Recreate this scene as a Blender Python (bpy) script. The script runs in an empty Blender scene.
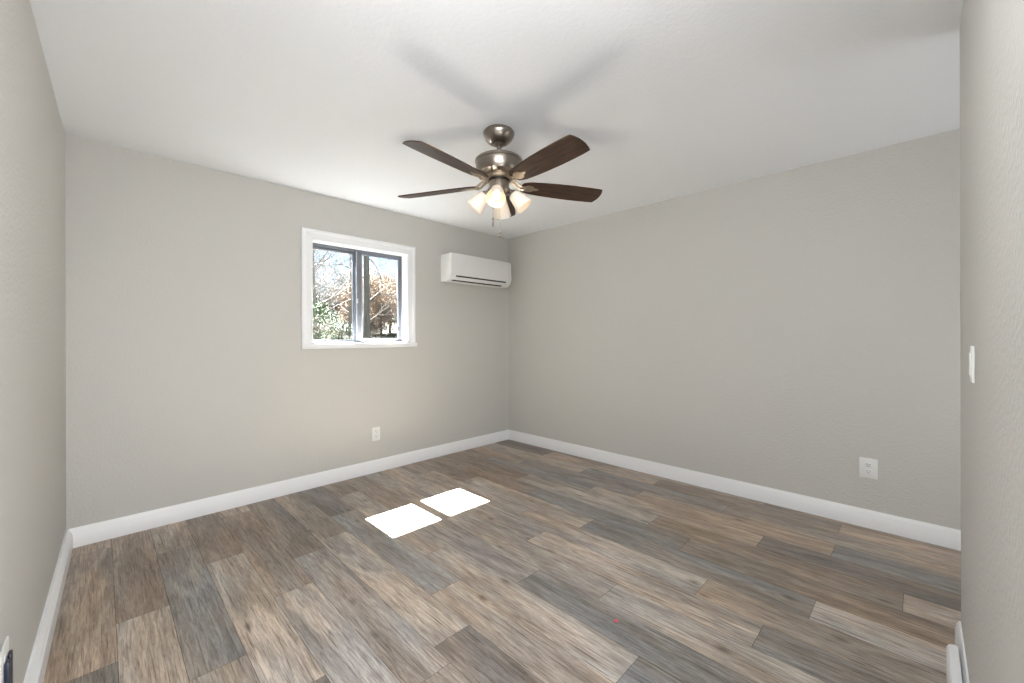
import bpy, bmesh, math, random
from mathutils import Vector, Matrix

C = bpy.context.scene.collection
SC = bpy.context.scene
R = math.radians
rnd = random.Random(7)

# ------------------------------------------------------------------ camera
cd = bpy.data.cameras.new('camera')
cam = bpy.data.objects.new('camera', cd)
C.objects.link(cam)
SC.camera = cam
cd.sensor_width = 36.0
cd.sensor_fit = 'HORIZONTAL'
cd.lens = 409.59 / 1024 * 36
cd.shift_y = -4.07 / 1024
cd.clip_start = 0.02
cd.clip_end = 500
YAW = 0.7873
F = Vector((math.sin(YAW), math.cos(YAW), 0))
RT = Vector((math.cos(YAW), -math.sin(YAW), 0))
UP = Vector((0, 0, 1))
ROLL = -0.0026
r2 = RT * math.cos(ROLL) + UP * math.sin(ROLL)
u2 = UP * math.cos(ROLL) - RT * math.sin(ROLL)
m = Matrix.Identity(4)
for i in range(3):
    m[i][0] = r2[i]; m[i][1] = u2[i]; m[i][2] = -F[i]
m.translation = Vector((0.146, -3.558, 1.237))
cam.matrix_world = m

# ------------------------------------------------------------------ world, sun, lamps, exposure
W = bpy.data.worlds.new('sky')
SC.world = W
W.use_nodes = True
wn = W.node_tree.nodes; wl = W.node_tree.links
bg = wn['Background']
sky = wn.new('ShaderNodeTexSky')
sky.sky_type = 'NISHITA'
sky.sun_disc = False
sky.sun_elevation = R(54.6)
sky.sun_rotation = R(0)
sky.air_density = 1.0
sky.dust_density = 0.6
sky.ozone_density = 1.5
wl.new(sky.outputs['Color'], bg.inputs['Color'])
bg.inputs['Strength'].default_value = 0.22

SUN_SLOPE = 0.71
sd = bpy.data.lights.new('sun', 'SUN')
sd.energy = 205
sd.angle = R(0.53)
sd.color = (1.0, 0.98, 0.95)
so = bpy.data.objects.new('sun', sd)
so.location = (1.8, 8, 12)
so.rotation_euler = (-math.atan(SUN_SLOPE), 0, 0)
C.objects.link(so)


def area(name, loc, target, sx, sy, power, color, spread=180):
    d = bpy.data.lights.new(name, 'AREA')
    d.shape = 'RECTANGLE'; d.size = sx; d.size_y = sy
    d.energy = power; d.color = color; d.spread = R(spread)
    o = bpy.data.objects.new(name, d)
    o.location = loc
    v = Vector(target) - Vector(loc)
    o.rotation_euler = v.to_track_quat('-Z', 'Y').to_euler()
    C.objects.link(o)
    return o


# soft fill lamps added around the camera corner, standing in for bounced flash
area('fill_left', (-0.03, -2.85, 0.72), (2.0, -2.85, 0.72), 1.4, 1.1, 5, (0.955, 0.985, 1.0), 120)
area('fill_near', (0.58, -3.64, 0.72), (0.58, 0.0, 0.72), 0.9, 1.1, 15, (0.955, 0.985, 1.0), 120)
area('fill_down', (0.62, -3.08, 2.36), (2.6, -1.1, 0.95), 1.0, 0.9, 52, (0.955, 0.985, 1.0))
area('entry_fill', (3.1, -4.9, 1.2), (2.6, -2.0, 2.3), 0.9, 1.8, 14, (0.955, 0.985, 1.0))  # added fill in the entry passage, no known source there

SC.view_settings.view_transform = 'Standard'
SC.view_settings.look = 'None'
SC.view_settings.gamma = 1.0
SC.view_settings.use_curve_mapping = False
SC.view_settings.exposure = 0.15
SC.cycles.use_denoising = True
SC.cycles.max_bounces = 10
SC.cycles.diffuse_bounces = 6
SC.cycles.transparent_max_bounces = 12
SC.cycles.sample_clamp_indirect = 40


# ------------------------------------------------------------------ materials
def new_mat(name):
    mt = bpy.data.materials.new(name)
    mt.use_nodes = True
    return mt, mt.node_tree.nodes, mt.node_tree.links, mt.node_tree.nodes['Principled BSDF']


def plain(name, col, rough=0.5, metal=0.0, spec=0.5):
    mt, n, l, b = new_mat(name)
    b.inputs['Base Color'].default_value = (*col, 1)
    b.inputs['Roughness'].default_value = rough
    b.inputs['Metallic'].default_value = metal
    b.inputs['Specular IOR Level'].default_value = spec
    return mt


def textured(name, col, rough, scale, strength, dist, vary=0.03, metal=0.0, detail=3, stretch=(1, 1, 1)):
    """paint-like surface: noise bump plus a faint mottling of the colour"""
    mt, n, l, b = new_mat(name)
    tc = n.new('ShaderNodeTexCoord')
    mp = n.new('ShaderNodeMapping'); mp.inputs['Scale'].default_value = stretch
    l.new(tc.outputs['Object'], mp.inputs['Vector'])
    nz = n.new('ShaderNodeTexNoise'); nz.inputs['Scale'].default_value = scale
    nz.inputs['Detail'].default_value = detail
    l.new(mp.outputs['Vector'], nz.inputs['Vector'])
    cr = n.new('ShaderNodeMixRGB')
    cr.inputs['Color1'].default_value = (*[c * (1 - vary) for c in col], 1)
    cr.inputs['Color2'].default_value = (*[min(1, c * (1 + vary)) for c in col], 1)
    l.new(nz.outputs['Fac'], cr.inputs['Fac'])
    l.new(cr.outputs['Color'], b.inputs['Base Color'])
    bp = n.new('ShaderNodeBump'); bp.inputs['Strength'].default_value = strength
    bp.inputs['Distance'].default_value = dist
    l.new(nz.outputs['Fac'], bp.inputs['Height'])
    l.new(bp.outputs['Normal'], b.inputs['Normal'])
    b.inputs['Roughness'].default_value = rough
    b.inputs['Metallic'].default_value = metal
    return mt


M = {}
M['wall'] = textured('greige_paint', (0.500, 0.487, 0.456), 0.62, 70, 0.6, 0.005, 0.02)
M['ceiling'] = textured('ceiling_paint', (0.775, 0.79, 0.812), 0.85, 60, 0.26, 0.004, 0.012)
M['trim'] = plain('white_trim_paint', (0.76, 0.76, 0.765), 0.40)
M['plastic'] = plain('white_plastic', (0.71, 0.71, 0.69), 0.38)
M['plastic_grey'] = plain('soft_white_plastic', (0.70, 0.70, 0.69), 0.4)
M['slot'] = plain('dark_slot', (0.015, 0.015, 0.017), 0.6)
M['navy'] = plain('navy_black_plastic', (0.012, 0.016, 0.035), 0.35)
M['gap'] = plain('plank_gap', (0.035, 0.03, 0.026), 0.8)
M['alu'] = textured('grey_window_aluminium', (0.165, 0.175, 0.205), 0.42, 90, 0.05, 0.001, 0.06, 0.35)
M['alu_light'] = plain('pale_window_gasket', (0.55, 0.56, 0.60), 0.45)
M['metal'] = textured('brushed_pewter', (0.265, 0.228, 0.195), 0.28, 30, 0.04, 0.001, 0.12, 0.95, 2, (1, 1, 14))
M['metal_pale'] = textured('champagne_metal', (0.46, 0.375, 0.28), 0.30, 40, 0.04, 0.001, 0.08, 0.9)
M['metal_dark'] = plain('dark_bronze', (0.03, 0.027, 0.025), 0.45, 0.6)
M['pink'] = plain('pink_paper', (0.62, 0.12, 0.16), 0.6)
M['exterior'] = textured('exterior_siding', (0.35, 0.33, 0.30), 0.8, 12, 0.2, 0.01, 0.05)


def mat_glass():
    mt, n, l, b = new_mat('window_glass')
    n.remove(b)
    tr = n.new('ShaderNodeBsdfTransparent'); tr.inputs['Color'].default_value = (0.94, 0.96, 0.96, 1)
    gl = n.new('ShaderNodeBsdfGlossy'); gl.inputs['Roughness'].default_value = 0.02
    fr = n.new('ShaderNodeFresnel'); fr.inputs['IOR'].default_value = 1.3
    mx = n.new('ShaderNodeMixShader')
    ge = n.new('ShaderNodeNewGeometry')            # only the outer surface of the pane reflects
    sb = n.new('ShaderNodeMath'); sb.operation = 'SUBTRACT'; sb.inputs[0].default_value = 1.0
    ml = n.new('ShaderNodeMath'); ml.operation = 'MULTIPLY'
    l.new(ge.outputs['Backfacing'], sb.inputs[1]); l.new(sb.outputs[0], ml.inputs[0]); l.new(fr.outputs[0], ml.inputs[1])
    l.new(ml.outputs[0], mx.inputs[0]); l.new(tr.outputs[0], mx.inputs[1]); l.new(gl.outputs[0], mx.inputs[2])
    l.new(mx.outputs[0], n['Material Output'].inputs['Surface'])
    return mt


def mat_shade():
    mt, n, l, b = new_mat('frosted_glass')
    b.inputs['Base Color'].default_value = (0.86, 0.84, 0.80, 1)
    b.inputs['Roughness'].default_value = 0.25
    t = n.new('ShaderNodeBsdfTranslucent'); t.inputs['Color'].default_value = (0.92, 0.88, 0.80, 1)
    mx = n.new('ShaderNodeMixShader'); mx.inputs[0].default_value = 0.32
    l.new(b.outputs[0], mx.inputs[1]); l.new(t.outputs[0], mx.inputs[2])
    l.new(mx.outputs[0], n['Material Output'].inputs['Surface'])
    return mt


def mat_bulb():
    mt, n, l, b = new_mat('lit_bulb')
    b.inputs['Base Color'].default_value = (0.9, 0.85, 0.75, 1)
    b.inputs['Emission Color'].default_value = (1.0, 0.62, 0.27, 1)
    b.inputs['Emission Strength'].default_value = 3.0
    return mt


def mat_blade():
    mt, n, l, b = new_mat('walnut_blade')
    uv = n.new('ShaderNodeUVMap'); uv.uv_map = 'UVMap'
    mp = n.new('ShaderNodeMapping'); mp.inputs['Scale'].default_value = (3.0, 46, 1)
    l.new(uv.outputs[0], mp.inputs['Vector'])
    nz = n.new('ShaderNodeTexNoise'); nz.inputs['Scale'].default_value = 2.2; nz.inputs['Detail'].default_value = 6
    nz.inputs['Distortion'].default_value = 0.8
    l.new(mp.outputs[0], nz.inputs['Vector'])
    rp = n.new('ShaderNodeValToRGB')
    rp.color_ramp.elements[0].position = 0.32; rp.color_ramp.elements[0].color = (0.014, 0.007, 0.004, 1)
    rp.color_ramp.elements[1].position = 0.72; rp.color_ramp.elements[1].color = (0.085, 0.040, 0.020, 1)
    l.new(nz.outputs['Fac'], rp.inputs[0]); l.new(rp.outputs[0], b.inputs['Base Color'])
    b.inputs['Roughness'].default_value = 0.42
    b.inputs['Specular IOR Level'].default_value = 0.3
    return mt


def mat_floor():
    mt, n, l, b = new_mat('vinyl_planks')
    at = n.new('ShaderNodeVertexColor'); at.layer_name = 'tone'
    uv = n.new('ShaderNodeUVMap'); uv.uv_map = 'UVMap'

    def noise(sx, sy, scale, detail, dist=0.0, rough=0.6):
        mp = n.new('ShaderNodeMapping'); mp.inputs['Scale'].default_value = (sx, sy, 1)
        l.new(uv.outputs[0], mp.inputs['Vector'])
        z = n.new('ShaderNodeTexNoise'); z.inputs['Scale'].default_value = scale
        z.inputs['Detail'].default_value = detail; z.inputs['Distortion'].default_value = dist
        z.inputs['Roughness'].default_value = rough
        l.new(mp.outputs[0], z.inputs['Vector'])
        return z.outputs['Fac']

    def ramp(src, p0, c0, p1, c1):
        rp = n.new('ShaderNodeValToRGB')
        rp.color_ramp.elements[0].position = p0; rp.color_ramp.elements[0].color = (*c0, 1)
        rp.color_ramp.elements[1].position = p1; rp.color_ramp.elements[1].color = (*c1, 1)
        l.new(src, rp.inputs[0])
        return rp.outputs[0]

    def mix(mode, fac, a, c):
        mx = n.new('ShaderNodeMixRGB'); mx.blend_type = mode
        if isinstance(fac, float): mx.inputs[0].default_value = fac
        else: l.new(fac, mx.inputs[0])
        l.new(a, mx.inputs[1])
        if isinstance(c, tuple): mx.inputs[2].default_value = (*c, 1)
        else: l.new(c, mx.inputs[2])
        return mx.outputs[0]

    broad = noise(9, 1.3, 1.0, 4, 1.2)            # wide soft figure
    grain = noise(110, 7.5, 1.0, 7, 0.8, 0.74)      # long fine grain
    fleck = noise(260, 26, 1.0, 3, 0.2, 0.65)     # short pale limed pores
    warm = noise(5, 0.9, 1.0, 2)
    knots = n.new('ShaderNodeTexVoronoi')
    mpk = n.new('ShaderNodeMapping'); mpk.inputs['Scale'].default_value = (7.5, 3.0, 1)
    l.new(uv.outputs[0], mpk.inputs['Vector']); l.new(mpk.outputs[0], knots.inputs['Vector'])
    knots.inputs['Scale'].default_value = 1.0
    col = mix('MULTIPLY', 1.0, at.outputs['Color'], ramp(broad, 0.32, (0.64, 0.62, 0.60), 0.66, (1.22, 1.22, 1.22)))
    col = mix('MULTIPLY', 1.0, col, ramp(grain, 0.30, (0.40, 0.375, 0.36), 0.62, (1.28, 1.28, 1.28)))
    col = mix('MULTIPLY', 1.0, col, ramp(warm, 0.38, (0.90, 0.95, 1.00), 0.62, (1.10, 1.02, 0.92)))
    col = mix('MULTIPLY', 1.0, col, ramp(knots.outputs['Distance'], 0.02, (0.42, 0.38, 0.36), 0.14, (1, 1, 1)))
    streak = noise(150, 4.0, 1.0, 5, 0.5, 0.6)      # thin dark pores along the plank
    col = mix('MULTIPLY', 1.0, col, ramp(streak, 0.33, (0.45, 0.42, 0.40), 0.46, (1.06, 1.06, 1.06)))
    col = mix('MIX', ramp(fleck, 0.60, (0, 0, 0), 0.80, (0.38, 0.38, 0.38)), col, (0.46, 0.43, 0.40))
    l.new(col, b.inputs['Base Color'])
    rr = n.new('ShaderNodeMapRange')
    rr.inputs['To Min'].default_value = 0.32; rr.inputs['To Max'].default_value = 0.44
    l.new(grain, rr.inputs['Value']); l.new(rr.outputs[0], b.inputs['Roughness'])
    bp = n.new('ShaderNodeBump'); bp.inputs['Strength'].default_value = 0.12; bp.inputs['Distance'].default_value = 0.002
    l.new(grain, bp.inputs['Height']); l.new(bp.outputs[0], b.inputs['Normal'])
    return mt


def mat_bark(name, c0, c1):
    mt, n, l, b = new_mat(name)
    tc = n.new('ShaderNodeTexCoord')
    mp = n.new('ShaderNodeMapping'); mp.inputs['Scale'].default_value = (1, 1, 0.25)
    l.new(tc.outputs['Object'], mp.inputs['Vector'])
    nz = n.new('ShaderNodeTexNoise'); nz.inputs['Scale'].default_value = 22; nz.inputs['Detail'].default_value = 4
    l.new(mp.outputs[0], nz.inputs['Vector'])
    mx = n.new('ShaderNodeMixRGB'); mx.inputs[1].default_value = (*c0, 1); mx.inputs[2].default_value = (*c1, 1)
    l.new(nz.outputs['Fac'], mx.inputs[0]); l.new(mx.outputs[0], b.inputs['Base Color'])
    b.inputs['Roughness'].default_value = 0.9
    b.inputs['Specular IOR Level'].default_value = 0.1
    return mt


def mat_leaf(name, c0, c1):
    mt, n, l, b = new_mat(name)
    at = n.new('ShaderNodeTexCoord')
    nz = n.new('ShaderNodeTexNoise'); nz.inputs['Scale'].default_value = 3.0; nz.inputs['Detail'].default_value = 5
    l.new(at.outputs['Object'], nz.inputs['Vector'])
    rp = n.new('ShaderNodeValToRGB')
    rp.color_ramp.elements[0].position = 0.35; rp.color_ramp.elements[0].color = (*c0, 1)
    rp.color_ramp.elements[1].position = 0.65; rp.color_ramp.elements[1].color = (*c1, 1)
    l.new(nz.outputs['Fac'], rp.inputs[0]); l.new(rp.outputs[0], b.inputs['Base Color'])
    b.inputs['Roughness'].default_value = 0.8
    b.inputs['Specular IOR Level'].default_value = 0.15
    return mt


M['glass'] = mat_glass()
M['shade'] = mat_shade()
M['bulb'] = mat_bulb()
M['blade'] = mat_blade()
M['floor'] = mat_floor()
M['bark_grey'] = mat_bark('grey_bark', (0.09, 0.086, 0.08), (0.19, 0.18, 0.165))
M['bark_pale'] = mat_bark('pale_bark', (0.16, 0.145, 0.138), (0.32, 0.30, 0.285))
M['bark_tan'] = mat_bark('tan_bark', (0.13, 0.10, 0.08), (0.24, 0.195, 0.158))
M['leaf_tan'] = mat_leaf('dry_tan_leaves', (0.17, 0.128, 0.095), (0.33, 0.265, 0.21))
M['leaf_green'] = mat_leaf('evergreen_leaves', (0.03, 0.062, 0.03), (0.14, 0.19, 0.105))
M['leaf_rust'] = mat_leaf('rusty_leaves', (0.22, 0.115, 0.066), (0.36, 0.24, 0.155))
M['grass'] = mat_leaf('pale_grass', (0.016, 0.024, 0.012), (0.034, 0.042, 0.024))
M['brush'] = mat_leaf('brown_brush', (0.035, 0.030, 0.022), (0.09, 0.072, 0.055))
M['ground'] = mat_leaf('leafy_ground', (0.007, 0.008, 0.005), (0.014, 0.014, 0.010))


# ------------------------------------------------------------------ mesh helpers
def finish(name, bm, mat, parent=None, smooth=35, mats=None):
    me = bpy.data.meshes.new(name)
    bmesh.ops.recalc_face_normals(bm, faces=bm.faces)
    bm.to_mesh(me); bm.free()
    if smooth:
        me.shade_smooth()
        me.set_sharp_from_angle(angle=R(smooth))
    for mt in (mats or [mat]):
        me.materials.append(mt)
    o = bpy.data.objects.new(name, me)
    C.objects.link(o)
    if parent: o.parent = parent
    return o


def bx(bm, x0, x1, y0, y1, z0, z1, bevel=0.0, seg=2):
    vs = [bm.verts.new((x, y, z)) for x in (x0, x1) for y in (y0, y1) for z in (z0, z1)]
    fs = [(0, 1, 3, 2), (4, 6, 7, 5), (0, 4, 5, 1), (2, 3, 7, 6), (0, 2, 6, 4), (1, 5, 7, 3)]
    faces = [bm.faces.new([vs[i] for i in f]) for f in fs]
    if bevel:
        es = list({e for f in faces for e in f.edges})
        bmesh.ops.bevel(bm, geom=es, offset=bevel, segments=seg, affect='EDGES', profile=0.5)
    return vs


def box(name, mat, parent, x0, x1, y0, y1, z0, z1, bevel=0.0):
    bm = bmesh.new(); bx(bm, x0, x1, y0, y1, z0, z1, bevel)
    return finish(name, bm, mat, parent, 35 if bevel else 0)


def lathe(bm, prof, n=40, mat4=None, close=True):
    """prof: list of (r, z)"""
    rings = []
    for r, z in prof:
        if r < 1e-6:
            rings.append([bm.verts.new((0, 0, z))])
        else:
            rings.append([bm.verts.new((r * math.cos(2 * math.pi * k / n), r * math.sin(2 * math.pi * k / n), z)) for k in range(n)])
    for a, b in zip(rings, rings[1:]):
        for k in range(n):
            k2 = (k + 1) % n
            if len(a) == 1 and len(b) == 1: continue
            if len(a) == 1: bm.faces.new((a[0], b[k], b[k2]))
            elif len(b) == 1: bm.faces.new((a[k], a[k2], b[0]))
            else: bm.faces.new((a[k], a[k2], b[k2], b[k]))
    if mat4 is not None:
        bmesh.ops.transform(bm, matrix=mat4, verts=[v for rg in rings for v in rg])


def tube(bm, pts, radii, n=8):
    """tapered tube through points"""
    rings = []
    pts = [Vector(p) for p in pts]
    for i, p in enumerate(pts):
        d = (pts[min(i + 1, len(pts) - 1)] - pts[max(i - 1, 0)])
        if d.length < 1e-9: d = Vector((0, 0, 1))
        d.normalize()
        a = d.cross(Vector((0, 0, 1)) if abs(d.z) < 0.95 else Vector((1, 0, 0))).normalized()
        b = d.cross(a)
        r = radii[i] if isinstance(radii, (list, tuple)) else radii
        rings.append([bm.verts.new(p + a * (r * math.cos(2 * math.pi * k / n)) + b * (r * math.sin(2 * math.pi * k / n))) for k in range(n)])
    for a, b in zip(rings, rings[1:]):
        for k in range(n):
            bm.faces.new((a[k], a[(k + 1) % n], b[(k + 1) % n], b[k]))
    if n > 2:
        bm.faces.new(rings[0][::-1]); bm.faces.new(rings[-1])


def prism(bm, poly, a0, a1, axis):
    """extrude 2-D polygon along axis: 'x' poly=(y,z); 'y' poly=(x,z); 'z' poly=(x,y)"""
    def P(p, a):
        return {'x': (a, p[0], p[1]), 'y': (p[0], a, p[1]), 'z': (p[0], p[1], a)}[axis]
    A = [bm.verts.new(P(p, a0)) for p in poly]
    B = [bm.verts.new(P(p, a1)) for p in poly]
    n = len(poly)
    fs = [bm.faces.new(A), bm.faces.new(B[::-1])]
    for k in range(n):
        bm.faces.new((A[k], B[k], B[(k + 1) % n], A[(k + 1) % n]))
    return A, B, fs


def thing(name, label, cat, loc, rotz=0, group=None):
    o = bpy.data.objects.new(name, None); C.objects.link(o)
    o.empty_display_size = 0.1
    o.location = loc; o.rotation_euler = (0, 0, rotz)
    o['label'] = label; o['category'] = cat
    if group: o['group'] = group
    return o


def tag(o, label, cat, group=None):
    o['label'] = label; o['category'] = cat
    if group: o['group'] = group
    return o


def struct(o, label=None):
    o['kind'] = 'structure'
    if label: o['label'] = label
    return o


# ------------------------------------------------------------------ room dimensions
XR = 3.655          # right wall
YF = -3.67          # near (front) wall
XE = 2.535          # outer corner where the entry opens
YE = -5.05          # end of entry passage
H = 2.44
SK = 0.0236         # slight skew of the left wall
WX0, WX1, WZ0, WZ1 = 1.38, 2.265, 1.19, 2.05   # window opening
T = 0.16


def lx(y): return SK * y


# walls
bm = bmesh.new()
bx(bm, -0.25, WX0, 0, T, 0, H); bx(bm, WX1, XR + 0.15, 0, T, 0, H)
bx(bm, WX0, WX1, 0, T, 0, WZ0); bx(bm, WX0, WX1, 0, T, WZ1, H)
bmesh.ops.remove_doubles(bm, verts=bm.verts, dist=1e-5)
struct(finish('wall_back', bm, M['wall'], None, 0), 'greige back wall with the window and the air conditioner')
bm = bmesh.new()
prism(bm, [(0, 0), (lx(YF - .12), YF - .12), (lx(YF - .12) - .14, YF - .12), (-.14, 0)], 0, H, 'z')
struct(finish('wall_left', bm, M['wall'], None, 0), 'greige textured left wall')
struct(box('wall_right', M['wall'], None, XR, XR + 0.14, YE, 0, 0, H), 'greige textured right wall')
bm = bmesh.new()
xl = lx(YF)
e = 0.012
prism(bm, [(xl, YF), (XE - e, YF), (XE - e * .3, YF - e * .3), (XE, YF - e), (XE, YE), (XE - .12, YE), (XE - .12, YF - .12), (xl, YF - .12)], 0, H, 'z')
struct(finish('wall_front', bm, M['wall'], None, 0), 'greige near wall ending at the outer corner on the right')
struct(box('wall_entry', M['wall'], None, XE - .12, XR + .14, YE - .12, YE, 0, H))
# ceiling with roof overhang
struct(box('ceiling', M['ceiling'], None, -0.4, XR + 0.3, YE - .2, T, H, H + 0.12), 'white flat ceiling')
struct(box('roof_eave', M['exterior'], None, -1.5, XR + 1.5, T, 0.552, H + 0.09, H + 0.16))

# ------------------------------------------------------------------ plank floor
TONE = {'L': (0.400, 0.350, 0.308), 'T': (0.372, 0.304, 0.250), 'M': (0.335, 0.296, 0.266),
        'B': (0.275, 0.220, 0.176), 'G': (0.245, 0.232, 0.222), 'D': (0.205, 0.175, 0.154)}
ROWS = [
    (-0.16, 'TTG'), (-1.09, 'BLM'), (-0.47, 'TGT'), (-0.79, 'BLD'), (-0.155, 'TBLT'), (-1.07, 'DMB'),
    (-0.96, 'BLD'), (-0.67, 'DGTM'), (-0.345, 'BMLG'), (-0.90, 'BMGG'), (-1.26, 'MML'), (-0.64, 'TMLG'),
    (-0.35, 'BMLT'), (-0.77, 'BLGL'), (-1.34, 'BGB'), (-1.06, 'BLBT'), (-0.43, 'BGTD'), (-0.76, 'TGTG'),
    (-1.345, 'LGT'), (-0.75, 'DTBT'), (-0.3, 'BBTB')]
bm = bmesh.new()
cl = bm.loops.layers.float_color.new('tone')
uvl = bm.loops.layers.uv.new('UVMap')
X0P, PW, PL, GP = 0.19, 0.1785, 1.22, 0.0007
frnd = random.Random(3)


def plank(x0, x1, y1, y0, tone):
    if y1 - y0 < 0.004 or x1 - x0 < 0.004: return
    vs = [bm.verts.new(p) for p in ((x0 + GP, y0 + GP, 0), (x1 - GP, y0 + GP, 0), (x1 - GP, y1 - GP, 0), (x0 + GP, y1 - GP, 0))]
    f = bm.faces.new(vs); f.material_index = 0
    ou, ov = frnd.uniform(0, 90), frnd.uniform(0, 90)
    k = frnd.uniform(0.93, 1.07)
    c = TONE[tone]
    for lp in f.loops:
        lp[cl] = (c[0] * k, c[1] * k, c[2] * k, 1)
        lp[uvl].uv = (lp.vert.co.x + ou, lp.vert.co.y + ov)


for r, (j0, seq) in enumerate(ROWS):
    x0 = -0.12 if r == 0 else X0P + (r - 1) * PW
    x1 = min(X0P + r * PW, XR)
    if r == len(ROWS) - 1: x1 = XR
    y = 0.0; nxt = j0; k = 0
    while y > YE:
        tone = seq[k] if k < len(seq) else frnd.choice('LTMBG')
        plank(x0, x1, y, max(nxt, YE), tone)
        y = nxt; nxt -= PL; k += 1
base = [bm.verts.new(p) for p in ((-0.2, YE, -0.0015), (XR, YE, -0.0015), (XR, 0, -0.0015), (-0.2, 0, -0.0015))]
f = bm.faces.new(base); f.material_index = 1
b0 = [bm.verts.new((v.co.x, v.co.y, -0.12)) for v in base]
for k in range(4):
    g = bm.faces.new((base[k], base[(k + 1) % 4], b0[(k + 1) % 4], b0[k])); g.material_index = 1
g = bm.faces.new(b0); g.material_index = 1
struct(finish('floor', bm, None, None, 0, [M['floor'], M['gap']]), 'grey and brown wood-look plank floor')

# ------------------------------------------------------------------ baseboards
BP = [(0.0, 0.0), (0.016, 0.0), (0.0165, 0.006), (0.0155, 0.078), (0.0125, 0.086), (0.0125, 0.094), (0.008, 0.104), (0.005, 0.114), (0.0, 0.114)]


def baseboard(name, P, Q, nrm, m0, m1, label=None, fat=1.0):
    """profile swept from P to Q; m = +1 inside mitre, -1 outside mitre, 0 square"""
    P, Q, nrm = Vector(P), Vector(Q), Vector(nrm) * fat
    d = (Q - P).normalized()
    bm = bmesh.new()
    A = [bm.verts.new(P + nrm * a + d * (a * m0) + Vector((0, 0, z))) for a, z in BP]
    B = [bm.verts.new(Q + nrm * a - d * (a * m1) + Vector((0, 0, z))) for a, z in BP]
    n = len(BP)
    for k in range(n):
        bm.faces.new((A[k], A[(k + 1) % n], B[(k + 1) % n], B[k]))
    bm.faces.new(A[::-1]); bm.faces.new(B)
    return struct(finish(name, bm, M['trim'], None, 30), label)


baseboard('baseboard_back', (0, 0, 0), (XR, 0, 0), (0, -1, 0), 1, 1, 'white baseboard along the back wall')
baseboard('baseboard_right', (XR, 0, 0), (XR, YE, 0), (-1, 0, 0), 1, 0, 'white baseboard along the right wall')
baseboard('baseboard_left', (0, 0, 0), (xl, YF, 0), (1, -SK, 0), .5, 1, 'white baseboard along the left wall', 1.75)
baseboard('baseboard_front', (xl, YF, 0), (XE - .004, YF, 0), (0, 1, 0), 1, -1, 'white baseboard along the near wall')
baseboard('baseboard_entry', (XE, YF - .004, 0), (XE, YE, 0), (1, 0, 0), -1, 0)
# a second, thicker white board laid against the near baseboard
bm = bmesh.new()
prism(bm, [(YF + .0165, 0), (YF + .046, 0), (YF + .046, .098), (YF + .040, .110), (YF + .030, .114), (YF + .0165, .114)], 1.2, 2.335, 'x')
struct(finish('trim_1', bm, M['trim'], None, 30), 'second white board against the near wall baseboard')

# ------------------------------------------------------------------ window
win = bpy.data.objects.new('window_1', None); C.objects.link(win)
win.location = (WX0, 0, WZ0)
struct(win, 'small grey sliding window with white casing in the back wall')


def wpart(name, bm, mat, smooth=35, parent=None):
    o = finish(name, bm, mat, None, smooth)
    o.parent = parent or win
    o.matrix_parent_inverse = Matrix.Translation(-win.location)
    if parent: o.matrix_parent_inverse = Matrix.Identity(4)
    return o


# casing: moulded profile mitred around three sides
CP = [(0.0, 0.0), (0.0, 0.012), (0.010, 0.013), (0.014, 0.0105), (0.050, 0.0125), (0.056, 0.018), (0.074, 0.019), (0.084, 0.015), (0.084, 0.0)]
bm = bmesh.new()
rings = []
for (cx, cz, sx, sz) in ((WX0, WZ0, -1, 0), (WX0, WZ1, -1, 1), (WX1, WZ1, 1, 1), (WX1, WZ0, 1, 0)):
    rings.append([bm.verts.new((cx + sx * a, -b, cz + sz * a)) for a, b in CP])
for A, B in zip(rings, rings[1:]):
    n = len(CP)
    for k in range(n):
        bm.faces.new((A[k], A[(k + 1) % n], B[(k + 1) % n], B[k]))
bm.faces.new(rings[0][::-1]); bm.faces.new(rings[-1])
wpart('casing', bm, M['trim'], 20)
# white jamb lining of the opening
bm = bmesh.new()
jt = 0.004
bx(bm, WX0, WX0 + jt, 0, 0.15, WZ0, WZ1); bx(bm, WX1 - jt, WX1, 0, 0.15, WZ0, WZ1)
bx(bm, WX0 + jt, WX1 - jt, 0, 0.15, WZ1 - jt, WZ1); bx(bm, WX0 + jt, WX1 - jt, -0.0, 0.15, WZ0, WZ0 + 0.003)
wpart('jamb_lining', bm, M['trim'], 0)
bm = bmesh.new()
bx(bm, WX0 - .088, WX1 + .092, -.032, 0, WZ0 - .044, WZ0, .006)
wpart('sill', bm, M['trim'])
# grey aluminium frame and two sliding sashes
A0, A1, Z0, Z1 = WX0 + jt, WX1 - jt, WZ0 + .003, WZ1 - jt
bm = bmesh.new()
fw = 0.018
bx(bm, A0, A0 + fw, .095, .15, Z0, Z1, .002); bx(bm, A1 - fw, A1, .095, .15, Z0, Z1, .002)
bx(bm, A0 + fw, A1 - fw, .095, .15, Z1 - fw, Z1, .002); bx(bm, A0 + fw, A1 - fw, .095, .15, Z0, Z0 + .012, .002)
wpart('window_frame', bm, M['alu'])


def sash(x0, x1, y0, y1, sl, sr, rb, rt):
    z0, z1 = Z0 + .012, Z1 - fw
    bm = bmesh.new()
    bx(bm, x0, x0 + sl, y0, y1, z0, z1, .002); bx(bm, x1 - sr, x1, y0, y1, z0, z1, .002)
    bx(bm, x0 + sl, x1 - sr, y0, y1, z0, z0 + rb, .002); bx(bm, x0 + sl, x1 - sr, y0, y1, z1 - rt, z1, .002)
    s = wpart('sash', bm, M['alu'])
    bm = bmesh.new()
    ym = (y0 + y1) / 2
    bx(bm, x0 + sl - .004, x1 - sr + .004, ym - .002, ym + .002, z0 + rb - .004, z1 - rt + .004)
    wpart('pane', bm, M['glass'], 0, s)
    return s, (x0 + sl, x1 - sr, y0, z0 + rb, z1 - rt)


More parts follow.
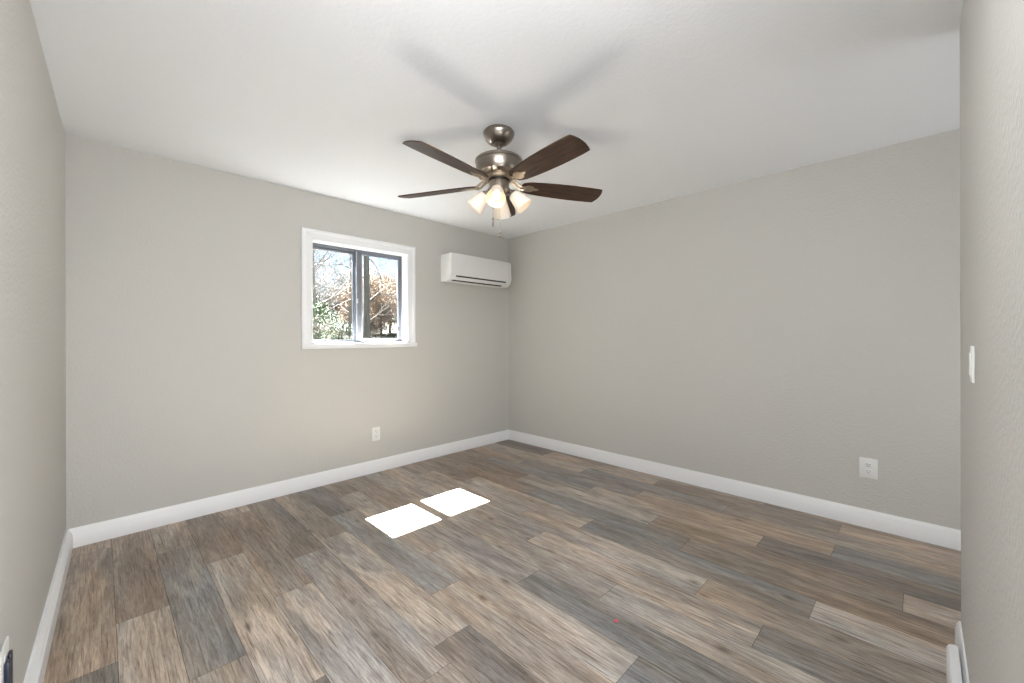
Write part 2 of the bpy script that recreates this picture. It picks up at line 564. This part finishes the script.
s1, g1 = sash(A0 + fw, 1.812, .122, .145, .020, .036, .014, .024)
s2, g2 = sash(1.800, A1 - fw, .097, .119, .050, .022, .020, .024)
# pale gasket beads around the right pane and the meeting edge
x0, x1, y0, z0, z1 = g2
bm = bmesh.new()
bx(bm, x0, x0 + .004, y0 - .001, y0 + .008, z0, z1); bx(bm, x1 - .004, x1, y0 - .001, y0 + .008, z0, z1)
bx(bm, x0 + .004, x1 - .004, y0 - .001, y0 + .008, z0, z0 + .006)
wpart('gasket', bm, M['alu_light'], 0, s2)
bm = bmesh.new()
bx(bm, 1.798, 1.8025, .094, .097, Z0 + .012, Z1 - fw)
wpart('edge_bead', bm, M['alu_light'], 0, s2)
bm = bmesh.new()
bx(bm, 1.794, 1.810, .086, .097, 1.555, 1.595, .003)
wpart('latch', bm, M['alu_light'], 35, s2)
bm = bmesh.new()
bx(bm, x1 - .002, x1 + .010, y0 - .007, y0, 1.305, 1.345, .002)
wpart('finger_pull', bm, M['slot'], 35, s2)

# ------------------------------------------------------------------ mini-split air conditioner
AX0, AX1 = 2.66, 3.525
ac = thing('air_conditioner', 'white wall-mounted mini-split air conditioner high between the window and the room corner', 'air conditioner', (AX0, 0, 1.82))


def apart(name, bm, mat, smooth=35):
    o = finish(name, bm, mat, None, smooth); o.parent = ac
    o.matrix_parent_inverse = Matrix.Translation(-ac.location)
    return o


prof = [(-.002, 2.108), (-.165, 2.108), (-.180, 2.103), (-.187, 2.084), (-.187, 1.905), (-.184, 1.882), (-.174, 1.858), (-.155, 1.838), (-.125, 1.824), (-.085, 1.820), (-.002, 1.822)]
bm = bmesh.new()
A, B, caps = prism(bm, prof, AX0, AX1, 'x')
es = list({e for f in caps for e in f.edges if not all(abs(v.co.y) < .01 for v in e.verts)})
bmesh.ops.bevel(bm, geom=es, offset=.013, segments=4, affect='EDGES', profile=0.5)
apart('body', bm, M['plastic'], 40)
bm = bmesh.new()
bx(bm, AX0 + .022, AX1 - .05, -.1915, -.186, 1.897, 2.083, .003)
apart('front_panel', bm, M['plastic_grey'])
# discharge slots and flap, lying on the curved lower front
def strip(name, p, q, x0, x1, t, mat, out=0.002):
    (ya, za), (yb, zb) = p, q
    n = Vector((0, zb - za, -(yb - ya))).normalized()
    if n.y > 0: n = -n
    bm = bmesh.new()
    vs = []
    for x in (x0, x1):
        for (y, z) in (p, q):
            for s in (out, out - t):
                vs.append(bm.verts.new((x, y + n.y * s, z + n.z * s)))
    for f in ((0, 1, 3, 2), (4, 6, 7, 5), (0, 4, 5, 1), (2, 3, 7, 6), (0, 2, 6, 4), (1, 5, 7, 3)):
        bm.faces.new([vs[i] for i in f])
    return apart(name, bm, mat, 0)


strip('air_slot', (-.1825, 1.878), (-.1765, 1.864), AX0 + .065, AX1 - .085, .004, M['slot'])
strip('flap', (-.1755, 1.862), (-.156, 1.839), AX0 + .055, AX1 - .10, .006, M['plastic_grey'], .004)
strip('air_slot', (-.148, 1.8345), (-.128, 1.8255), AX0 + .045, AX1 - .12, .004, M['slot'])
bm = bmesh.new()
bx(bm, AX1 - .044, AX1 - .042, -.1882, -.18, 1.89, 2.085)
apart('seam', bm, plain('grey_seam', (0.42, 0.42, 0.41), 0.6), 0)

# ------------------------------------------------------------------ wall plates
def plate(name, label, cat, origin, right, out, w, h):
    """returns root plus a function that makes a bevelled box part in plate space (u right, n out of wall, v up)"""
    t = thing(name, label, cat, origin)
    rv, nv = Vector(right).normalized(), Vector(out).normalized()
    mt = Matrix(((rv.x, nv.x, 0), (rv.y, nv.y, 0), (0, 0, 1))).to_4x4()

    def part(nm, mat, u0, u1, n0, n1, v0, v1, bevel=.0015, parent=None):
        bm = bmesh.new(); bx(bm, u0, u1, n0, n1, v0, v1, bevel)
        bmesh.ops.transform(bm, matrix=mt, verts=bm.verts)
        return finish(nm, bm, mat, parent or t)

    def disc(nm, mat, u, v, r, n0, n1, parent=None):
        bm = bmesh.new()
        lathe(bm, [(0, 0), (r, 0), (r * .8, 1), (0, 1)], 16, Matrix.Translation((u, n0, v)) @ Matrix.Rotation(-math.pi / 2, 4, 'X') @ Matrix.Diagonal((1, 1, n1 - n0, 1)))
        bmesh.ops.transform(bm, matrix=mt, verts=bm.verts)
        return finish(nm, bm, mat, parent or t)
    part('cover_plate', M['plastic'], -w / 2, w / 2, 0, .006, -h / 2, h / 2, .003)
    return t, part, disc


def outlet(label, origin, right, out, w=.078, h=.124):
    t, part, disc = plate('wall_outlet', label, 'outlet', origin, right, out, w, h)
    for s in (1, -1):
        rc = part('receptacle', M['plastic_grey'], -.017, .017, .004, .0075, s * .021 - .0155, s * .021 + .0155, .003)
        part('slot', M['slot'], -.0085, -.0055, .006, .0079, s * .021 + .001, s * .021 + .010, 0, rc)
        part('slot', M['slot'], .0055, .0085, .006, .0079, s * .021 + .002, s * .021 + .010, 0, rc)
        disc('ground_hole', M['slot'], 0, s * .021 - .007, .0032, .006, .0079, rc)
    disc('screw', M['alu_light'], 0, 0, .003, .005, .0075)
    return t, part


outlet('small white wall outlet on the back wall, below and right of the window', (1.936, 0, .351), (1, 0, 0), (0, -1, 0))
outlet('white wall outlet low on the right wall near the outer corner', (XR, -3.320, .384), (0, -1, 0), (-1, 0, 0), .090, .128)
ln = Vector((1, -SK, 0)).normalized()
ty = -1.815
t, part = outlet('white wall outlet with dark plugs on the left wall at the picture edge', (lx(ty), ty, .352), (SK, 1, 0), ln, .11, .122)
pb = part('plug', M['navy'], -.030, -.004, .0076, .017, -.075, .026, .003)
pb = part('plug', M['navy'], .014, .040, .0076, .015, -.075, .026, .003)
# light switch on the near wall
t, part, disc = plate('light_switch', 'white light switch plate on the near wall at the right picture edge', 'light switch', (1.955, YF, 1.155), (-1, 0, 0), (0, 1, 0), .074, .108)
part('rocker', M['plastic_grey'], -.017, .017, .005, .0095, -.034, .034, .002)
disc('screw', M['alu_light'], 0, .043, .003, .005, .0068)
disc('screw', M['alu_light'], 0, -.043, .003, .005, .0068)

# ------------------------------------------------------------------ ceiling fan
FX, FY = 1.786, -1.821
fan = thing('ceiling_fan', 'five-blade ceiling fan with dark wood blades and a four-shade light kit', 'ceiling fan', (FX, FY, H))


def fpart(name, bm, mat, smooth=35, parent=None):
    return finish(name, bm, mat, parent or fan, smooth)


# coordinates are relative to the ceiling point (z = world z - 2.44)
bm = bmesh.new()
lathe(bm, [(0, 0), (.080, 0), (.080, -.010), (.089, -.011), (.091, -.015), (.090, -.024), (.086, -.036), (.077, -.052), (.064, -.066), (.050, -.075), (.036, -.079), (0, -.077)], 48)
fpart('canopy', bm, M['metal'], 40)
bm = bmesh.new()
lathe(bm, [(0, -.07), (.030, -.076), (.031, -.082), (.024, -.090), (.013, -.092), (.013, -.15), (.013, -.165), (.024, -.166), (.026, -.178), (0, -.18)], 28)
fpart('downrod', bm, M['metal'])
bm = bmesh.new()
lathe(bm, [(0, -.160), (.05, -.161), (.108, -.164), (.131, -.168), (.138, -.175), (.139, -.186), (.134, -.188), (.1335, -.230), (.122, -.252), (.104, -.262), (.085, -.265), (0, -.265)], 56)
fpart('motor_housing', bm, M['metal'], 30)
bm = bmesh.new()
lathe(bm, [(0, -.262), (.082, -.264), (.084, -.268), (.084, -.282), (.078, -.288), (0, -.288)], 48)
fpart('flywheel_ring', bm, M['metal_pale'])
bm = bmesh.new()
lathe(bm, [(0, -.286), (.062, -.287), (.062, -.294), (0, -.295)], 40)
fpart('dark_collar', bm, M['metal_dark'])  # dark slit between flywheel ring and switch housing
bm = bmesh.new()
lathe(bm, [(0, -.293), (.056, -.294), (.058, -.300), (.058, -.335), (.066, -.340), (.068, -.350), (.060, -.366), (.042, -.376), (.020, -.382), (.008, -.392), (0, -.394)], 48)
fpart('switch_housing', bm, M['metal'])

# blade outline: (distance from hub, half width)
BO = [(.142, .038), (.160, .048), (.195, .056), (.26, .063), (.35, .069), (.45, .0725), (.54, .0725), (.60, .071), (.63, .069)]
ZB = -.312
for a in (-171.5, -98.2, -27.0, 42.0, 116.0):
    rot = Matrix.Rotation(R(a), 4, 'Z') @ Matrix.Translation((0, 0, ZB)) @ Matrix.Rotation(R(-13.5), 4, 'X')
    bm = bmesh.new()
    uvb = bm.loops.layers.uv.new('UVMap')
    out = [(r, w) for r, w in BO]
    tip = [(.644, .068), (.653, .048), (.659, .022), (.661, 0), (.659, -.022), (.653, -.048), (.644, -.068)]
    root = [(.136, -.022), (.134, 0), (.136, .022)]
    poly = out + tip + [(r, -w) for r, w in reversed(out)] + root
    A, B, caps = prism(bm, poly, -.003, .003, 'z')
    sides = [f for f in bm.faces if f not in caps]
    bmesh.ops.bevel(bm, geom=list({e for f in caps for e in f.edges}), offset=.0012, segments=2, affect='EDGES')
    ou = rnd.uniform(0, 20)
    for f in bm.faces:
        for lp in f.loops:
            lp[uvb].uv = (lp.vert.co.x + ou, lp.vert.co.y)
    bmesh.ops.transform(bm, matrix=rot, verts=bm.verts)
    fpart('blade', bm, M['blade'], 30)
    # blade iron: plate under the blade root, curved arm to the flywheel
    bm = bmesh.new()
    pl = [(.150, .012), (.165, .026), (.185, .031), (.205, .026), (.218, .012), (.240, .008), (.246, 0), (.240, -.008), (.218, -.012), (.205, -.026), (.185, -.031), (.165, -.026), (.150, -.012)]
    prism(bm, pl, -.0075, -.0035, 'z')
    for (sx, sy) in ((.182, .018), (.182, -.018), (.228, 0)):
        lathe(bm, [(0, -.0105), (.004, -.0095), (.005, -.0075), (0, -.0075)], 10, Matrix.Translation((sx, sy, 0)))
    bmesh.ops.transform(bm, matrix=rot, verts=bm.verts)
    arm = bmesh.new()
    for s in (1, -1):
        pts = [(.070, s * .014, -.279), (.095, s * .017, -.290), (.120, s * .020, -.308), (.140, s * .018, -.318), (.158, s * .012, -.3185 + (-s) * .0025)]
        tube(arm, pts, [.0075, .0075, .007, .0065, .006], 8)
    bmesh.ops.transform(arm, matrix=Matrix.Rotation(R(a), 4, 'Z'), verts=arm.verts)
    tmp = bpy.data.meshes.new('tmp'); arm.to_mesh(tmp); arm.free(); bm.from_mesh(tmp); bpy.data.meshes.remove(tmp)
    fpart('blade_iron', bm, M['metal_pale'])

# light kit: four tilted bell shades, one of them facing the camera corner
for a in (220, 310, 40, 130):
    rz = Matrix.Rotation(R(a), 4, 'Z')
    bm = bmesh.new()
    tube(bm, [(.045, 0, -.352), (.058, 0, -.350), (.068, 0, -.354), (.075, 0, -.363)], [.011, .011, .012, .013], 12)
    tilt = rz @ Matrix.Translation((.075, 0, -.362)) @ Matrix.Rotation(R(-42), 4, 'Y')
    lathe(bm, [(0, .006), (.020, .004), (.024, -.004), (.024, -.022), (.020, -.026), (0, -.026)], 24, Matrix.Translation((.075, 0, -.362)) @ Matrix.Rotation(R(-42), 4, 'Y'))
    bmesh.ops.transform(bm, matrix=rz, verts=bm.verts)
    fpart('lamp_socket', bm, M['metal'])
    bm = bmesh.new()
    outer = [(.0245, -.010), (.030, -.013), (.035, -.022), (.0385, -.040), (.0435, -.062), (.049, -.084), (.0535, -.104), (.056, -.113)]
    inner = [(.0535, -.1125), (.0510, -.103), (.0465, -.084), (.041, -.062), (.036, -.040), (.0325, -.024), (.026, -.0165), (.0245, -.015)]
    lathe(bm, outer + inner + [outer[0]], 40, tilt)
    sh = fpart('lamp_shade', bm, M['shade'], 50)
    bm = bmesh.new()
    pr = [(0, -.026), (.012, -.027), (.0125, -.036), (.016, -.046), (.023, -.058), (.0265, -.070), (.025, -.082), (.017, -.091), (.008, -.0945), (0, -.095)]
    lathe(bm, pr, 24, tilt)
    fpart('light_bulb', bm, M['bulb'], 60, sh)

# pull chains
for (dx, dy, zt, zb, kind) in ((-.043, .006, -.345, -.527, 'fob'), (-.010, -.016, -.388, -.598, 'ball')):
    bm = bmesh.new()
    k = int((zt - zb) / .006)
    tube(bm, [(dx, dy, zt), (dx, dy, zb)], .0008, 6)
    for i in range(k):
        lathe(bm, [(0, .0018), (.0018, 0), (0, -.0018)], 6, Matrix.Translation((dx, dy, zt - i * .006)))
    ch = fpart('pull_chain', bm, M['metal_pale'], 60)
    bm = bmesh.new()
    if kind == 'fob':
        lathe(bm, [(0, .004), (.003, .003), (.0045, -.006), (.0055, -.022), (.004, -.036), (0, -.040)], 14, Matrix.Translation((dx, dy, zb)))
        lathe(bm, [(0, .018), (.005, .014), (.0065, .008), (.005, .003), (0, .001)], 14, Matrix.Translation((dx, dy, zb)))
        fpart('pendant', bm, M['metal'], 60, ch)
    else:
        for dz in (0, -.024):
            lathe(bm, [(0, .008), (.0055, .006), (.0075, 0), (.0055, -.006), (0, -.008)], 16, Matrix.Translation((dx, dy, zb + dz)))
        tube(bm, [(dx, dy, zb), (dx, dy, zb - .024)], .0015, 8)
        fpart('pendant', bm, M['metal_pale'], 60, ch)

# ------------------------------------------------------------------ scrap on the floor
bm = bmesh.new()
srnd = random.Random(5)
gridv = {}
for i in range(5):
    for j in range(4):
        gridv[i, j] = bm.verts.new((1.722 + (i - 2) * .006 + srnd.uniform(-.002, .002), -2.62 + (j - 1.5) * .005 + srnd.uniform(-.002, .002), .004 + srnd.uniform(-.0035, .006)))
for i in range(4):
    for j in range(3):
        bm.faces.new((gridv[i, j], gridv[i + 1, j], gridv[i + 1, j + 1], gridv[i, j + 1]))
sc = finish('paper_scrap', bm, M['pink'], None, 0)
sm = sc.modifiers.new('thick', 'SOLIDIFY'); sm.thickness = .0008
tag(sc, 'tiny crumpled pink scrap lying on the grey planks', 'scrap')

# ------------------------------------------------------------------ outdoors
def gz(x, y):
    return 0.80 + 0.055 * min(max(y - 1, 0), 30) + 0.05 * math.sin(x * 1.3 + y * .7)


bm = bmesh.new()
nx, ny = 40, 60
gv = [[bm.verts.new((-25 + 75 * i / nx, T + .02 + 70 * (j / ny) ** 1.6, 0)) for j in range(ny + 1)] for i in range(nx + 1)]
for row in gv:
    for v in row: v.co.z = gz(v.co.x, v.co.y)
for i in range(nx):
    for j in range(ny):
        bm.faces.new((gv[i][j], gv[i + 1][j], gv[i + 1][j + 1], gv[i][j + 1]))
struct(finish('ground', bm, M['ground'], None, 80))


def grow(bm, p, d, length, r, depth, rg, up=.25, tips=None, kink=.35, kids=(3, 4), minr=.003):
    """one wandering limb with side limbs"""
    n = 5 if depth > 1 else 3
    pts = [Vector(p)]; rad = [r]
    d = Vector(d).normalized()
    for i in range(n):
        d = (d + Vector((rg.uniform(-1, 1), rg.uniform(-1, 1), rg.uniform(-.6, 1) * .6 + up * .4)) * kink * .5).normalized()
        pts.append(pts[-1] + d * (length / n))
        rad.append(max(minr * .6, r * (1 - .75 * (i + 1) / n)))
    tube(bm, pts, rad, 5 if r > .02 else 3)
    if tips is not None and depth <= 1: tips.extend(pts[1:])
    if depth > 0:
        for k in range(rg.randint(*kids)):
            f = rg.uniform(.25, 1.0) * n
            i = min(int(f), n - 1)
            q = pts[i].lerp(pts[i + 1], f - i)
            ax = Vector((rg.uniform(-1, 1), rg.uniform(-1, 1), rg.uniform(-.3, .8))).normalized()
            nd = (d * .55 + ax * .9).normalized()
            grow(bm, q, nd, length * rg.uniform(.45, .72), max(minr, rad[i] * .6), depth - 1, rg, up, tips, kink * 1.05, kids, minr)


def leaves(bm, pts, rg, per, spread, size):
    for p in pts:
        for k in range(per):
            c = p + Vector((rg.gauss(0, spread), rg.gauss(0, spread), rg.gauss(0, spread)))
            a = Vector((rg.uniform(-1, 1), rg.uniform(-1, 1), rg.uniform(-1, 1))).normalized() * size * rg.uniform(.6, 1.3)
            b = a.cross(Vector((rg.uniform(-1, 1), rg.uniform(-1, 1), rg.uniform(-1, 1)))).normalized() * size * .5
            bm.faces.new([bm.verts.new(c - a), bm.verts.new(c + b), bm.verts.new(c + a), bm.verts.new(c - b)])


def tree(name, label, x, y, h, r, bark, seed, leaf=None, per=0, size=.04, depth=4, group=None, trunk_frac=.35, kids=(3, 4), spread=.10, up=.35, minr=.004):
    rg = random.Random(seed)
    z = gz(x, y) - .05
    t = thing(name, label, 'tree', (x, y, z), 0, group)
    bm = bmesh.new(); tips = []
    n = 6
    pts = [Vector((0, 0, 0))]
    for i in range(n):
        pts.append(pts[-1] + Vector((rg.uniform(-.05, .05), rg.uniform(-.05, .05), 1)) * (h * .62 / n))
    rad = [r * (1 - .5 * i / n) for i in range(n + 1)]
    tube(bm, pts, rad, 8)
    for k in range(rg.randint(10, 12)):
        f = rg.uniform(trunk_frac, 1) * n
        i = min(int(f), n - 1)
        q = pts[i].lerp(pts[i + 1], f - i)
        ang = rg.uniform(0, 2 * math.pi)
        grow(bm, q, (math.cos(ang), math.sin(ang), rg.uniform(.05, .9)), h * rg.uniform(.28, .42), rad[i] * .45, depth - 1, rg, up, tips, .4, kids, minr)
    o = finish('trunk', bm, bark, t, 60)
    if leaf:
        lb = bmesh.new(); leaves(lb, tips, rg, per, spread, size)
        finish('foliage', lb, leaf, t, 0)['kind'] = 'stuff'
    return t


def shrub(name, label, x, y, h, w, leaf, seed, count, size, bark):
    rg = random.Random(seed)
    z = gz(x, y) - .05
    t = thing(name, label, 'shrub', (x, y, z))
    bm = bmesh.new(); tips = []
    for k in range(9):
        a = rg.uniform(0, 6.28)
        grow(bm, (rg.uniform(-.15, .15), rg.uniform(-.15, .15), 0), (math.cos(a) * .5, math.sin(a) * .5, 1), h * .6, .018, 2, rg, .5, tips, .4, (3, 4), .004)
    finish('stems', bm, bark, t, 60)
    lb = bmesh.new()
    pts = []
    for k in range(count):
        u = rg.random() ** .5; a = rg.uniform(0, 6.28); q = rg.random()
        rr = w * u * math.sin(math.pi * (.12 + .8 * q)) ** .7
        pts.append(Vector((rr * math.cos(a), rr * math.sin(a), h * q)))
    leaves(lb, pts, rg, 1, .05, size)
    finish('foliage', lb, leaf, t, 0)['kind'] = 'stuff'
    return t


# the grey trunk close behind the right pane, with its arching limbs
x, y = 4.24, 5.0
big = thing('bare_tree', 'tall bare grey tree with a straight trunk close behind the right window pane', 'tree', (x, y, gz(x, y) - .05))
rg = random.Random(21)
bm = bmesh.new()
tube(bm, [(0, 0, 0), (.0, 0, .8), (.01, .02, 1.7), (-.01, .02, 2.6), (.02, 0, 4.0), (.0, .0, 6.0)], [.085, .068, .062, .058, .05, .03], 12)
for pts, r in (([(0, 0, .95), (.10, -.05, 1.10), (.24, -.08, 1.24), (.42, -.06, 1.22), (.62, 0, 1.18), (.9, .1, 1.2)], .019),
               ([(0, 0, 2.0), (.10, 0, 1.96), (.22, .02, 1.86), (.30, .0, 1.68), (.36, 0, 1.45), (.45, 0, 1.30)], .014),
               ([(0, 0, 2.45), (.15, 0, 2.30), (.34, 0, 2.12), (.55, .05, 2.04), (.80, .05, 2.08), (1.1, 0, 2.25)], .016),
               ([(0, 0, .55), (.12, -.05, .68), (.22, -.05, .75), (.45, 0, .76), (.8, .1, .80)], .010),
               ([(0, 0, 1.5), (-.2, .1, 1.7), (-.5, .1, 1.8), (-.9, .2, 1.75), (-1.3, .2, 1.9)], .016),
               ([(0, 0, 2.9), (-.2, .1, 3.2), (-.5, .1, 3.6), (-.9, .2, 3.9)], .018)):
    tube(bm, pts, [r * (1 - .7 * i / (len(pts) - 1)) for i in range(len(pts))], 7)
    for k in range(5):
        i = rg.randint(1, len(pts) - 2)
        grow(bm, pts[i], (rg.uniform(-.5, 1), rg.uniform(-.4, .4), rg.uniform(-.2, 1)), .55, r * .35, 1, rg, .2, None, .5, (2, 3), .0025)
finish('trunk', bm, M['bark_grey'], big, 60)

tree('bare_tree', 'pale bare twiggy tree nearest behind the left window pane', 3.75, 6.6, 3.9, .045, M['bark_pale'], 31, None, 0, .04, 4, None, .2, (4, 5), minr=.0035)
tree('bare_tree', 'pale bare tree further back at the left side of the left window pane', 4.6, 9.5, 4.6, .06, M['bark_pale'], 35, M['leaf_rust'], 1, .014, 4, None, .15, (4, 5), .12, minr=.005)
tree('bare_tree', 'pale bare tree further back at the right side of the left window pane', 5.6, 9.0, 4.2, .05, M['bark_pale'], 38, None, 0, .022, 4, None, .15, (4, 5), minr=.005)
tree('bare_tree', 'pale bare tree beyond the left edge of the window', 1.6, 8.0, 5.0, .07, M['bark_pale'], 39, None, 0, .03, 4, None, .15, (3, 4), minr=.005)
tree('leafy_tree', 'tan dry-leaved tree right behind the grey trunk', 6.4, 8.5, 2.0, .04, M['bark_tan'], 41, M['leaf_tan'], 5, .026, 4, None, .02, (4, 5), .13)
tree('leafy_tree', 'tan dry-leaved tree at the right edge of the right window pane', 7.6, 8.2, 1.8, .04, M['bark_tan'], 43, M['leaf_tan'], 5, .026, 4, None, .02, (4, 5), .13)
tree('leafy_tree', 'taller tan dry-leaved tree far back in the right window pane', 8.6, 12.0, 2.5, .06, M['bark_tan'], 47, M['leaf_tan'], 5, .034, 4, None, .02, (4, 5), .16)
tree('leafy_tree', 'tan dry-leaved tree far back between the two window panes', 7.2, 11.5, 2.2, .06, M['bark_tan'], 48, M['leaf_tan'], 5, .034, 4, None, .02, (4, 5), .16)
tree('leafy_tree', 'tan dry-leaved tree beyond the right edge of the window', 9.8, 9.0, 3.6, .07, M['bark_tan'], 49, M['leaf_tan'], 3, .036, 4, None, .10, (3, 4), .12)
shrub('evergreen_shrub', 'green evergreen shrub at the lower left corner of the left window pane', 3.25, 5.2, .92, .45, M['leaf_green'], 51, 1900, .022, M['bark_tan'])
shrub('evergreen_shrub', 'low green shrub at the lower right of the left window pane', 4.35, 6.9, .60, .55, M['leaf_green'], 53, 1000, .026, M['bark_tan'])
# far brush closing the view low down
rg = random.Random(61)
bm = bmesh.new(); tips = []
for k in range(130):
    px = rg.uniform(-4, 26); py = rg.uniform(13.5, 19)
    grow(bm, (px, py, gz(px, py) - .1), (rg.uniform(-.3, .3), rg.uniform(-.2, .2), 1), rg.uniform(0.9, 1.7), .03, 3, rg, .5, tips, .45, (3, 4), .007)
leaves(bm, tips, rg, 2, .2, .06)
brush = finish('brush', bm, M['brush'], None, 60)
brush['kind'] = 'stuff'; brush['label'] = 'thicket of brown brush far beyond the window'; brush['category'] = 'brush'
# grass at the foot of the shrubs
bm = bmesh.new(); rg = random.Random(71)
for k in range(5200):
    px = rg.uniform(2.0, 11.0); py = rg.uniform(4.2, 11.5)
    z = gz(px, py) - .02; hh = rg.uniform(.06, .24)
    a = rg.uniform(0, 6.28); wv = Vector((math.cos(a), math.sin(a), 0)) * .006
    tipv = Vector((rg.uniform(-.05, .05), rg.uniform(-.05, .05), hh))
    c = Vector((px, py, z))
    bm.faces.new([bm.verts.new(c - wv), bm.verts.new(c + wv), bm.verts.new(c + tipv)])
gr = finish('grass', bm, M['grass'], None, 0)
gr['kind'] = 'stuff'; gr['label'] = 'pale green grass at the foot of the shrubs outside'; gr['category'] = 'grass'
